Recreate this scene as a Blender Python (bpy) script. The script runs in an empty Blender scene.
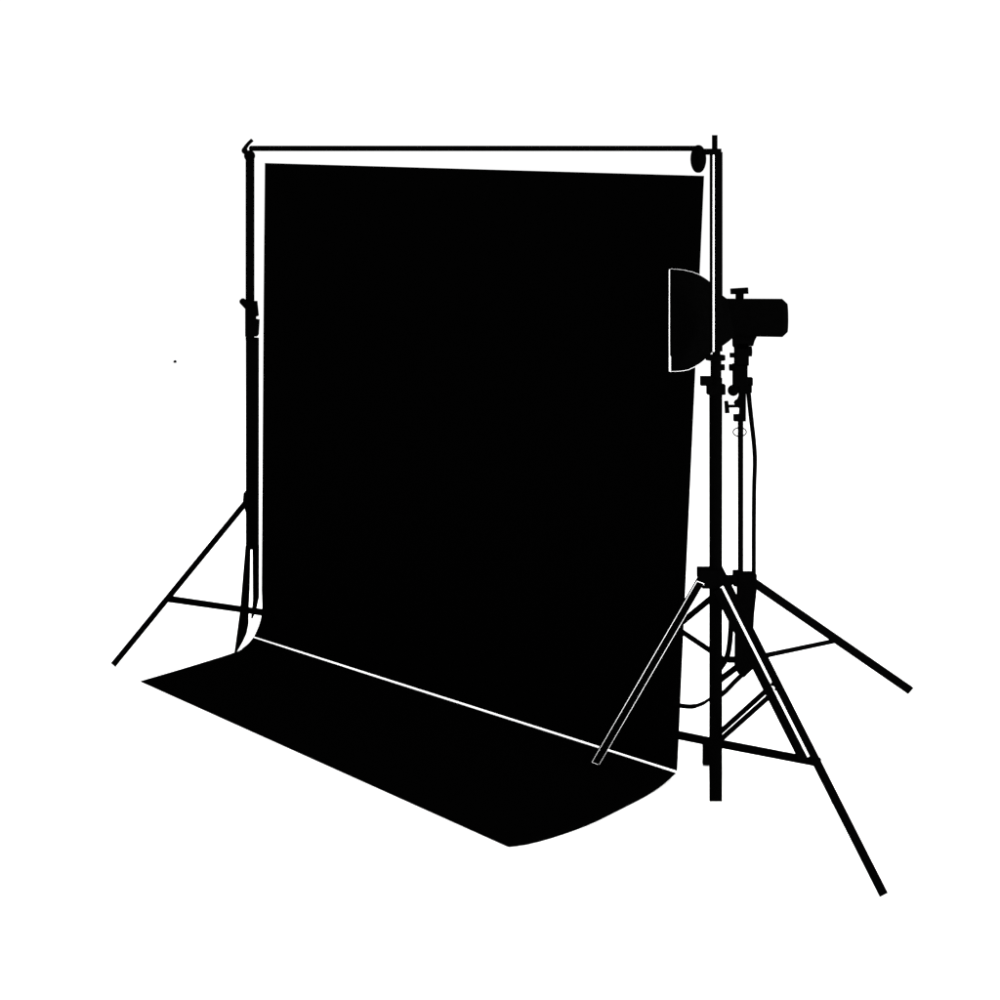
import bpy, bmesh, math
from mathutils import Vector, Matrix
S = bpy.context.scene
C = S.collection
F, H = 1630.0, 2.6            # focal length in photo pixels, eye height (= height of the crossbar)

def P(px, py, d):             # point seen at (px,py) standing d metres away
    return Vector(((px-500)/F*d, d, H-(py-148)/F*d))
def G(px, py, z=0.0):         # point of the floor (or of height z)
    return P(px, py, (H-z)*F/(py-148))
def lerp(a, b, t): return a+(b-a)*t

# ---------------------------------------------------------------- materials
def mat(name, a, b, rough=1.0, scale=40):
    m = bpy.data.materials.new(name); m.use_nodes = True
    nt = m.node_tree; bs = nt.nodes['Principled BSDF']
    n = nt.nodes.new('ShaderNodeTexNoise'); n.inputs['Scale'].default_value = scale
    tc = nt.nodes.new('ShaderNodeTexCoord'); nt.links.new(tc.outputs['Object'], n.inputs['Vector'])
    r = nt.nodes.new('ShaderNodeValToRGB')
    r.color_ramp.elements[0].color = (a, a, a, 1); r.color_ramp.elements[1].color = (b, b, b, 1)
    nt.links.new(n.outputs['Fac'], r.inputs['Fac']); nt.links.new(r.outputs['Color'], bs.inputs['Base Color'])
    bs.inputs['Roughness'].default_value = rough
    bs.inputs['Specular IOR Level'].default_value = 0.0
    return m
BLACK = mat('matte_black_metal', 0.0002, 0.0004)
CLOTH = mat('black_velvet_cloth', 0.0001, 0.0003, scale=200)
RUBBER = mat('black_rubber', 0.0002, 0.0004, scale=90)
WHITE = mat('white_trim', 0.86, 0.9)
FLOOR = mat('white_floor', 0.90, 0.92, scale=2)

# ---------------------------------------------------------------- mesh helpers
def obj(name, bm, m, parent=None, smooth=False):
    bmesh.ops.recalc_face_normals(bm, faces=bm.faces[:])
    me = bpy.data.meshes.new(name); bm.to_mesh(me); bm.free()
    me.materials.append(m)
    if smooth:
        for p in me.polygons: p.use_smooth = True
    o = bpy.data.objects.new(name, me); C.objects.link(o)
    if parent is not None:
        o.parent = parent; o.matrix_parent_inverse = Matrix.Translation(-parent.location)
    return o
def thing(name, label, cat, loc, group=None):
    o = bpy.data.objects.new(name, None); C.objects.link(o); o.location = loc
    o.empty_display_size = .1
    o['label'] = label; o['category'] = cat
    if group: o['group'] = group
    bpy.context.view_layer.update()
    return o
def frame(ax):
    ax = ax.normalized()
    side = ax.cross(Vector((0, 1, 0)))
    if side.length < 1e-4: side = Vector((1, 0, 0))
    side.normalize()
    return ax, side, ax.cross(side).normalized()
def rings(bm, rs, closed=False):
    L = [[bm.verts.new(p) for p in r] for r in rs]
    n = len(L[0])
    m = len(L) if closed else len(L)-1
    for i in range(m):
        a, b = L[i], L[(i+1) % len(L)]
        for k in range(n):
            bm.faces.new((a[k], a[(k+1) % n], b[(k+1) % n], b[k]))
    if not closed:
        bm.faces.new(L[0]); bm.faces.new(L[-1][::-1])
W = 0.75                       # bright surroundings eat this much of a dark edge pair
def tube(bm, pts, ws, n=20, closed=False, e=W):       # ws: width in photo pixels at each point
    if not isinstance(ws, (list, tuple)): ws = [ws]*len(pts)
    rs = []; N = len(pts)
    for i, p in enumerate(pts):
        a = pts[(i-1) % N] if (closed or i > 0) else pts[0]
        b = pts[(i+1) % N] if (closed or i < N-1) else pts[-1]
        ax, s, u = frame(b-a); r = (ws[i]+e)/2*p.y/F
        rs.append([p+s*r*math.cos(2*math.pi*k/n)+u*r*math.sin(2*math.pi*k/n) for k in range(n)])
    rings(bm, rs, closed)
def bar(bm, p0, p1, w0, w1=None, th=None, bev=True, e=W):  # flat bar, width in pixels, thickness in metres
    if w1 is None: w1 = w0
    ax, s, u = frame(p1-p0); rs = []
    for p, w in ((p0, w0), (p1, w1)):
        h = (w+e)/2*p.y/F; t = (th if th else h*2)/2
        c = min(h, t)*.2 if bev else 0
        if c: q = [(h, t-c), (h-c, t), (c-h, t), (-h, t-c), (-h, c-t), (c-h, -t), (h-c, -t), (h, c-t)]
        else: q = [(h, t), (-h, t), (-h, -t), (h, -t)]
        rs.append([p+s*a+u*b for a, b in q])
    rings(bm, rs)
def blk(bm, x0, y0, x1, y1, d, th=None):         # block with the given outline at distance d
    bar(bm, P((x0+x1)/2, y0, d), P((x0+x1)/2, y1, d), x1-x0, th=th)
def drum(bm, x0, y0, x1, y1, d, n=28):           # upright cylinder
    tube(bm, [P((x0+x1)/2, y0, d), P((x0+x1)/2, y1, d)], x1-x0, n)
AE = Vector((170, 1630, 0)).normalized(); AN = Vector((1630, -170, 0)).normalized()
def AX(px, cy, d):
    y = max(0, min(px-688, 24, (722-px)*2.4))*.11     # the bowl sits a touch high against its neck
    return P(669.8, cy-y, d)+AN*(px-669.8)*d/F*1.008
def lathe_x(bm, prof, cy, d, n=64):              # horizontal axis lathe: prof = (px, radius px)
    rs = []
    for px, r in prof:
        c = AX(px, cy, d); rr = (max(r, .01)+(W/2 if r > 1 else 0))*d/F
        rs.append([c+AE*rr*math.cos(2*math.pi*k/n)+Vector((0, 0, rr*math.sin(2*math.pi*k/n))) for k in range(n)])
    rings(bm, rs)
def plate(bm, pts, d, th):                       # solid cut from plate th metres thick
    if not isinstance(d, (list, tuple)): d = [d]*len(pts)
    area_ = sum(pts[i-1][0]*pts[i][1]-pts[i][0]*pts[i-1][1] for i in range(len(pts)))
    q = []
    for i, (x, y) in enumerate(pts):
        a_, b_ = Vector(pts[i-1]), Vector(pts[(i+1) % len(pts)]); c_ = Vector((x, y))
        n1, n2 = (c_-a_).normalized(), (b_-c_).normalized()
        m = Vector((n1.y+n2.y, -n1.x-n2.x)); k = m.length
        m = m.normalized()*min(2.0, 2/max(k, .3))*W/2*(1 if area_ > 0 else -1)
        q.append((x+m.x, y+m.y))
    pts = q
    a = [bm.verts.new(P(x, y, e)-Vector((0, th/2, 0))) for (x, y), e in zip(pts, d)]
    b = [bm.verts.new(v.co+Vector((0, th, 0))) for v in a]
    bm.faces.new(a); bm.faces.new(b[::-1]); n = len(a)
    for i in range(n): bm.faces.new((a[i], b[i], b[(i+1) % n], a[(i+1) % n]))
def B(): return bmesh.new()
def part(name, fn, m, parent, smooth=False):
    bm = B(); fn(bm); return obj(name, bm, m, parent, smooth)
def spline(pts, k=8):
    out = []
    for i in range(len(pts)-1):
        p0, p1, p2, p3 = pts[max(i-1, 0)], pts[i], pts[i+1], pts[min(i+2, len(pts)-1)]
        for j in range(k):
            t = j/k
            out.append(.5*((2*p1)+(p2-p0)*t+(2*p0-5*p1+4*p2-p3)*t*t+(3*p1-p0-3*p2+p3)*t**3))
    return out+[pts[-1]]

# ---------------------------------------------------------------- setting
bm = B()
vs = [bm.verts.new(v) for v in ((-400, -40, 0), (400, -40, 0), (400, 1500, 0), (-400, 1500, 0))]
bm.faces.new(vs)
fl = obj('floor', bm, FLOOR); fl['kind'] = 'structure'

# ---------------------------------------------------------------- backdrop sheet
DL, DR = 8.62, 6.72
left = [P(265, 163, DL), P(263.7, 300, DL), P(262.2, 500, DL), P(261.7, 590, DL), P(262.2, 608, DL), P(261.2, 617, DL),
        P(258.6, 626.5, DL), P(254, 636.5, DL), G(248.5, 643.5, .009), G(243, 648, .006), G(236, 652.2, .004), G(190, 666.6, .004), G(140.3, 681.2, .004)]
right = [P(704, 175.8, DR), P(698.2, 305, DR), P(689.2, 505, DR), P(684.3, 612, DR), P(682.5, 652, DR), P(680.7, 692, DR),
         P(679, 732, DR), P(677, 772.6, DR), G(669.5, 779, .017), G(660.6, 786.6, .012), G(645, 796.6, .007), G(623, 808, .004), G(590, 824.1, .004), G(557, 836.2, .004), G(528.4, 844, .004), G(508.8, 846.8, .004)]
def resample(pr):
    a, b, c = pr[:8], pr[7:], []
    s = spline(pr[3:8], 5); f0 = spline(pr[7:], 10)
    L = [0]
    for p, q in zip(f0, f0[1:]): L.append(L[-1]+(q-p).length)
    f = []
    for k in range(41):
        t = (k/40)**1.3*L[-1]; i = 0
        while i < len(L)-2 and L[i+1] < t: i += 1
        f.append(f0[i].lerp(f0[i+1], min(1, (t-L[i])/(L[i+1]-L[i]))))
    return pr[:3]+s+f[1:]
Lp, Rp = resample(left), resample(right)
bd = thing('backdrop', 'large black fabric backdrop hanging below the crossbar and sweeping forward over the floor', 'backdrop', G(470, 700))
bm = B(); NU = 48; grid = []
for a, b in zip(Lp, Rp):
    grid.append([bm.verts.new(a.lerp(b, i/NU)) for i in range(NU+1)])
# the floor edge of the sheet is straight; the sides flare as the profiles do
for r0, r1 in zip(grid, grid[1:]):
    for i in range(NU): bm.faces.new((r0[i], r0[i+1], r1[i+1], r1[i]))
sheet = obj('sheet', bm, CLOTH, bd, True)
so = sheet.modifiers.new('thick', 'SOLIDIFY'); so.thickness = .002; so.offset = 0
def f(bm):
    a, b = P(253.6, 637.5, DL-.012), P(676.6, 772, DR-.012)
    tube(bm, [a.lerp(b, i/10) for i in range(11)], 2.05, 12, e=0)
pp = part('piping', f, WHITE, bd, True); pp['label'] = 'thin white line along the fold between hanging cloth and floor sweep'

# ---------------------------------------------------------------- left stand
DP = 8.74
ls = thing('backdrop_stand', 'slender black tripod stand at the left edge of the backdrop, one leg splayed left', 'light stand',
           Vector((P(252, 148, DP).x, DP, 0)), 'tripod stands holding the backdrop crossbar')
part('upper_pole', lambda bm: drum(bm, 246, 155, 254, 340, DP), BLACK, ls, True)
part('lower_pole', lambda bm: drum(bm, 246.2, 338, 258.6, 548, DP), BLACK, ls, True)
def f(bm):
    c = P(249.6, 155.8, DP); bmesh.ops.create_uvsphere(bm, u_segments=24, v_segments=16, radius=5.6*DP/F, matrix=Matrix.Translation(c))
part('top_knob', f, BLACK, ls, True)
hk = part('hook', lambda bm: tube(bm, spline([P(252.4, 139.8, DP), P(248.4, 143.6, DP), P(245.4, 147.6, DP), P(243.6, 150.8, DP), P(246.5, 153.2, DP)], 5),
     [3]*8+[3.4]*5+[3.6]*8, 12), BLACK, ls, True)
part('hook_strut', lambda bm: tube(bm, [P(245.2, 149.5, DP), P(247.2, 155, DP)], [3.6, 3.6]), BLACK, ls, True)
cl = part('clamp', lambda bm: plate(bm, [(246, 301.5), (256.6, 301.5), (258, 315.6), (255.4, 316.2), (255.3, 319.4), (258.8, 320), (258, 334.5), (257.2, 335.8), (246, 335.8)], DP-.02, .04), BLACK, ls)
part('lever', lambda bm: tube(bm, [P(240.7, 299.2, DP-.03), P(241.3, 299.9, DP-.03), P(242.3, 301, DP-.03), P(250, 309, DP-.03)], [2, 4.6, 6, 6.4]), BLACK, cl, True)
part('leg_collar', lambda bm: plate(bm, [(244.6, 492.5), (247, 491), (257, 491), (257, 512), (247, 512), (243.9, 501)], DP, .06), BLACK, ls)
fA = G(113.2, 664.9, .016)
tA = P(247.5, 500.5, DP)
part('leg', lambda bm: bar(bm, tA, fA, 5.2, 5.4, th=.014), BLACK, ls)
def f(bm):
    pts = [(246, 546), (250, 546), (249.2, 590), (248.1, 610), (248, 624), (246, 634), (242.5, 641.5), (236.8, 651.2), (234.9, 652.5), (240.6, 610)]
    ds = [lerp(DP-.02, 8.365, (y-546)/107) for x, y in pts]
    plate(bm, pts, ds, .02)
part('leg', f, BLACK, ls)
def f(bm):
    pts = [(253, 546), (258.6, 546), (258.5, 598), (255.5, 611), (252.7, 617.5), (251.6, 617.6), (253.4, 600)]
    ds = [lerp(DP+.01, 8.99, (y-546)/72) for x, y in pts]
    plate(bm, pts, ds, .02)
part('leg', f, BLACK, ls)
part('brace', lambda bm: bar(bm, P(167, 598.6, 8.37), P(253, 611, DP+.03), 4.7, 4.4), BLACK, ls)
part('brace', lambda bm: bar(bm, P(252.5, 610.9, DP+.03), P(268, 613.3, 8.95), 4.5), BLACK, ls)

# ---------------------------------------------------------------- right stand
D = 6.13
rs_ = thing('backdrop_stand', 'thick black tripod stand right of the backdrop, white stripe down its upper pole', 'light stand',
            Vector((P(716, 148, D).x, D, 0)), 'tripod stands holding the backdrop crossbar')
up = part('upper_pole', lambda bm: drum(bm, 710, 152, 722.2, 351, D), BLACK, rs_, True)
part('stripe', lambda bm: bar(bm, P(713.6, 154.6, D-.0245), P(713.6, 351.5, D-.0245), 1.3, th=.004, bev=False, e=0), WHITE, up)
part('spigot', lambda bm: drum(bm, 712.2, 135, 717.2, 153, D), BLACK, rs_, True)
part('top_bracket', lambda bm: blk(bm, 703, 148.6, 720.3, 154.8, D-.005, .056), BLACK, rs_)
part('pole_neck', lambda bm: drum(bm, 712.8, 349, 720, 357, D), BLACK, rs_, True)
part('flange', lambda bm: drum(bm, 706, 355.3, 725, 360, D), BLACK, rs_, True)
part('middle_pole', lambda bm: drum(bm, 710.8, 359, 721, 380, D), BLACK, rs_, True)
part('knob', lambda bm: tube(bm, [P(719, 367.3, D), P(724.6, 367.3, D)], 5.8), BLACK, rs_, True)
lc = part('locking_collar', lambda bm: blk(bm, 707.2, 384.5, 724.6, 394, D, .052), BLACK, rs_)
part('clamp_screw', lambda bm: blk(bm, 700.8, 376.5, 713, 385.2, D, .04), BLACK, lc)
part('lower_pole', lambda bm: drum(bm, 709.5, 378, 721.9, 798.5, D), BLACK, rs_, True)
def f(bm):
    plate(bm, [(698, 569), (722, 569), (722, 586), (701.5, 586), (698, 578)], D, .07)
part('leg_collar', f, BLACK, rs_)
part('lug', lambda bm: blk(bm, 717, 575.3, 734.5, 581.3, D+.03, .02), BLACK, rs_)
# front right leg: two rails with a white strip between them
def FL(y, off=0, dd=0):                          # point of the leg's centre line at photo height y
    a, b = P(717.2, 566, D), G(884, 895.3, .02)
    t = 0.5; lo, hi = 0.0, 1.0
    for _ in range(50):
        t = (lo+hi)/2; q = a.lerp(b, t)
        if 148+(H-q.z)/q.y*F < y: lo = t
        else: hi = t
    return q+Vector((off*q.y/F, dd, 0))
leg = part('leg', lambda bm: bar(bm, FL(566), FL(895), 8.2, 8.7, th=.016), BLACK, rs_)
leg['label'] = 'long double-railed leg with a white strip, reaching to the lower right'
part('inner_rail', lambda bm: bar(bm, FL(590, -11.7), FL(760, -11.8), 8.6, 8.6, th=.03), BLACK, leg)
part('strip', lambda bm: bar(bm, FL(587, -6.0), FL(757, -6.0), 3.4, 3.4, th=.02, bev=False, e=0), WHITE, leg)
part('joint', lambda bm: blk(bm, 814, 758.5, 820.5, 765, FL(762).y+.002, .02), BLACK, leg)
# outlined leg reaching across the cloth
a, b = P(700.8, 580.2, D-.03), G(595.9, 761.3, .022)
ol = part('leg', lambda bm: bar(bm, a, b, 6.8, 6.8, th=.022, bev=False), BLACK, rs_)
ol['label'] = 'leg with thin white edges in front of the cloth'
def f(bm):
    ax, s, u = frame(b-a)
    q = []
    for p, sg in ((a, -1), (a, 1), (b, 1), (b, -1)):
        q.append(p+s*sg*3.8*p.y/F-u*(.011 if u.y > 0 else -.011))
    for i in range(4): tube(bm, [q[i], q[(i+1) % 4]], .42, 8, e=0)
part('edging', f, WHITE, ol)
part('leg', lambda bm: bar(bm, P(716, 590, D+.03), G(715.8, 763, .004), 8), BLACK, rs_)
part('end_cap', lambda bm: blk(bm, 709.7, 794, 721.8, 801, D, .012), BLACK, rs_)
part('foot', lambda bm: blk(bm, 703, 744.5, 714, 764, 6.862, .03), BLACK, rs_)
part('brace', lambda bm: bar(bm, P(674, 734.2, 6.42), P(722, 744, D+.045), 7.8, 7.6, th=.012), BLACK, rs_)
part('brace', lambda bm: bar(bm, P(720, 743.6, D+.045), FL(762.2), 7.4, 7.4, th=.012), BLACK, rs_)
part('brace', lambda bm: bar(bm, P(717, 735, D), FL(680.5, -1.0, -.022), 3.8, 3.8, th=.012), BLACK, rs_)
part('brace', lambda bm: bar(bm, P(716, 743.8, D), FL(685.5, .5, -.022), 3.8, 3.7, th=.012), BLACK, rs_)

# ---------------------------------------------------------------- crossbar
cb = thing('crossbar', 'thin black horizontal crossbar spanning both tripod stands above the backdrop', 'crossbar', P(475, 148.4, 7.2))
part('rod', lambda bm: tube(bm, [P(251.2, 148.4, DP), P(699, 148.4, D+.06)], 4.7), BLACK, cb, True)
def f(bm):
    c = P(698.4, 158.9, 6.19); n = 48; R = 14.1*6.19/F
    ax = Vector((.78, -.62, 0)); e = Vector((.62, .78, 0)); rs = []
    for t, k in ((-.006, .9), (-.003, .99), (.003, .99), (.006, .9)):
        rs.append([c+ax*t+(e*math.cos(2*math.pi*i/n)+Vector((0, 0, 1))*math.sin(2*math.pi*i/n))*R*k for i in range(n)])
    rings(bm, rs)
part('end_disc', f, BLACK, cb)

# ---------------------------------------------------------------- lamp stand
E = 6.40
st = thing('lamp_stand', 'thin black stand behind the right backdrop stand, carrying the studio flash lamp', 'light stand', Vector((P(740.5, 148, E).x, E, 0)))
part('pole', lambda bm: drum(bm, 738.1, 415, 743, 668, E), BLACK, st, True)
def f(bm):
    blk(bm, 735, 343, 747.9, 365, E, .05)
    blk(bm, 733.3, 364, 746.6, 385.5, E, .05)
hd = part('tilt_head', f, BLACK, st)
part('knob', lambda bm: tube(bm, [P(744, 351.4, E), P(751.6, 351.4, E)], 9.6), BLACK, hd, True)
part('knob', lambda bm: tube(bm, [P(738, 355.2, E), P(729.8, 355.2, E)], 4.4), BLACK, hd, True)
part('knob', lambda bm: tube(bm, [P(738, 367.4, E), P(729.2, 367.4, E)], 6.2), BLACK, hd, True)
lk = part('lock_block', lambda bm: (blk(bm, 743.5, 377.6, 752, 385, E, .04), blk(bm, 738.5, 384, 751, 392.2, E, .04), blk(bm, 735, 384, 740, 389.6, E, .03)), BLACK, st)
def f(bm): bmesh.ops.create_uvsphere(bm, u_segments=20, v_segments=14, radius=5.7*E/F, matrix=Matrix.Translation(P(733.2, 390.4, E)))
part('ball_knob', f, BLACK, lk, True)
part('neck', lambda bm: plate(bm, [(739.2, 391), (745.2, 391), (745.1, 420.6), (734, 420.6), (734, 415), (739.6, 414.6), (740, 408), (736, 406), (734.5, 403.5), (735, 401.6), (738, 399.4), (739.3, 396)], E, .03), BLACK, st)
def f(bm):
    bar(bm, P(726.2, 401, E), P(727.3, 413, E), 3.2, 3.9)
    tube(bm, [P(727, 406.2, E), P(740, 406, E)], 2.5, 10)
part('turn_handle', f, BLACK, st)
def f(bm):
    n = 32
    tube(bm, [P(739.7+6.6*math.cos(2*math.pi*k/n), 432+4.4*math.sin(2*math.pi*k/n), E+.012*math.sin(2*math.pi*k/n)) for k in range(n)], .9, 6, True, e=.45)
part('wire_ring', f, BLACK, st)
co = part('leg_collar', lambda bm: (blk(bm, 733.5, 571.2, 742, 585, E, .05), plate(bm, [(738, 573.3), (755.4, 573.3), (755.3, 588), (752.8, 612), (752, 627), (738, 627)], E, .06)), BLACK, st)
part('slider', lambda bm: plate(bm, [(738, 596), (753, 596), (752.3, 626), (753, 666), (743, 675.4), (737.6, 671.6), (735.4, 668), (735.6, 640), (736, 631), (734, 622), (737, 606)], E, .045), BLACK, st)
part('slider_arm', lambda bm: blk(bm, 728, 657, 738, 662.2, E, .02), BLACK, st)
part('slider_arm', lambda bm: bar(bm, P(738, 666.3, E), P(718, 681.4, E), 4.4, th=.02), BLACK, st)
part('leg', lambda bm: bar(bm, P(751, 580.5, E), G(909.9, 690.2, .022), 7.7, 7.7, th=.014), BLACK, st)
part('leg', lambda bm: bar(bm, P(737, 577, E), G(594, 694.5, 0), 4.2), BLACK, st)
part('leg', lambda bm: bar(bm, P(743.5, 618, E), G(838, 803, 0), 6), BLACK, st)
part('brace', lambda bm: bar(bm, P(745, 659.8, E), P(836, 640.6, 7.1), 3.3, 2.9), BLACK, st)
part('brace', lambda bm: bar(bm, P(724.5, 660.2, E), P(675.5, 627.3, 6.85), 3.5), BLACK, st)

# ---------------------------------------------------------------- studio flash
lamp = thing('flash_lamp', 'black studio flash with a white-rimmed round reflector pointing left, mounted on the thin stand', 'studio lamp', P(742, 340, E))
prof = [(669.8, 50.4), (674, 50.4), (679, 50.1), (684, 49.4), (688, 48.5), (692, 47.1), (696, 45.3), (699, 43.7), (703, 40.9), (706, 38.6), (709, 36), (712, 33), (717, 28.5), (722, 24.4), (727, 20.8), (733, 15.5)]
refl = part('reflector', lambda bm: lathe_x(bm, prof, 320.0, E, 96), BLACK, lamp, True)
def f(bm):
    n = 96; c = P(669.9, 320.3, E)
    rs = []
    for k in range(n):
        r = AE*math.cos(2*math.pi*k/n)+Vector((0, 0, math.sin(2*math.pi*k/n)))
        h = .85*E/F; a, b = 50.1*E/F, 50.6*E/F
        rs.append([c+r*a-AN*h, c+r*b-AN*h, c+r*b+AN*h, c+r*a+AN*h])
    rings(bm, rs, True)
rim = part('rim', f, WHITE, refl); rim['label'] = 'white rim of the reflector seen edge on'
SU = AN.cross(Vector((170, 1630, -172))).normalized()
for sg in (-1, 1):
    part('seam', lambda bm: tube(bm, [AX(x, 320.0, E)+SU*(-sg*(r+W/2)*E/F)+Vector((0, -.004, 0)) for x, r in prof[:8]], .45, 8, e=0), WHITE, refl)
part('housing', lambda bm: lathe_x(bm, [(724, 18.3), (780, 18.6), (785, 13.8), (785, 13)], 316.7, E), BLACK, lamp)
hs = part('handle', lambda bm: (bar(bm, P(730.6, 291.4, E), P(748, 290.6, E), 4.8, 5.4), blk(bm, 736.2, 291, 743, 300, E)), BLACK, lamp)
part('mounting_bracket', lambda bm: plate(bm, [(733.3, 333), (757, 333), (753.4, 340), (752, 345), (747, 345), (747, 348), (735, 348), (733.5, 346.5)], E, .05), BLACK, lamp)

# ---------------------------------------------------------------- cables
pw = thing('power_cable', 'black cable hanging down beside the thin lamp stand pole', 'cable', P(754, 470, E))
part('cord', lambda bm: tube(bm, spline([P(748.2, 388, E), P(749.4, 402, E), P(751.8, 424, E), P(754, 444, E), P(754.9, 462, E), P(754.2, 486, E), P(753.8, 530, E), P(753.8, 576, E)], 6),
     [4.2]*6+[4.1]*6+[4]*6+[3.9]*6+[3.8]*19), RUBBER, pw, True)
# the cable starts at the lock block and ends in the collar
lw = thing('power_cable', 'black cable sagging from the foot of the lamp stand towards the backdrop edge', 'cable', P(700, 706, 6.5))
part('cord', lambda bm: tube(bm, spline([P(748, 669, E), P(735, 681.5, E), P(722, 694.2, E), P(710, 699, 6.42), P(704, 702.8, 6.44), P(697, 705.6, 6.46), P(690, 706.6, 6.5), P(681, 705.7, 6.52), P(674, 704, 6.54)], 6), [4.1]*14+[2.4]*10+[3]*8+[3.8]*17), RUBBER, lw, True)
lp = thing('power_cable', 'short curved black cable between the inner leg rail and the lamp stand foot', 'cable', P(729, 650, E))
part('cord', lambda bm: tube(bm, spline([P(731.5, 608, E), P(731, 625, E), P(729.8, 642, E), P(727.8, 654, E), P(724.5, 662, E), P(718, 671, E)], 6), 4.8), RUBBER, lp, True)

# ---------------------------------------------------------------- stray mark, made up as a small ball on the far floor
bm = B(); bmesh.ops.create_icosphere(bm, subdivisions=2, radius=1.7*19.8/F, matrix=Matrix.Translation(G(175, 361.7, .012)))
o = obj('dot', bm, BLACK); o['label'] = 'stray black mark, as a tiny ball, alone on the white floor at far left'; o['category'] = 'dot'

# ---------------------------------------------------------------- light, camera
w = bpy.data.worlds.new('World'); S.world = w; w.use_nodes = True
bgn = w.node_tree.nodes['Background']
bgn.inputs[0].default_value = (1, 1, 1, 1); bgn.inputs[1].default_value = 1.12
def area(name, loc, target, size, power):
    l = bpy.data.lights.new(name, 'AREA'); l.shape = 'SQUARE'; l.size = size; l.energy = power
    o = bpy.data.objects.new(name, l); C.objects.link(o); o.location = loc
    o.rotation_euler = (Vector(target)-Vector(loc)).to_track_quat('-Z', 'Y').to_euler()
area('overhead_fill', (0, 8.5, 7.5), (0, 8.5, 0), 8, 1200)  # added lamp, out of view, keeps the floor clipped to white
area('front_fill', (-1, -1.5, 4.5), (0, 7, .6), 5, 320)  # added lamp behind the camera, brightens the white piping and edging
area('left_fill', (-8, 7, 3.5), (-.5, 8.5, 0), 4, 350)  # added side lamp, lifts shade beside the backdrop to white
area('right_fill', (6, 3.0, 1.9), (.7, 6.5, 0), 3, 1300)  # added low lamp, washes out the shadow under the sheet's right curl
cam = bpy.data.cameras.new('camera'); co_ = bpy.data.objects.new('camera', cam); C.objects.link(co_)
co_.location = (0, 0, H); co_.rotation_euler = (math.radians(90), 0, 0)
cam.sensor_width = 36; cam.lens = 36*F/1000; cam.shift_y = -.352; cam.clip_end = 5000; cam.clip_start = .05
S.camera = co_
S.view_settings.view_transform = 'Standard'; S.view_settings.look = 'None'
S.view_settings.exposure = 0; S.view_settings.gamma = 1
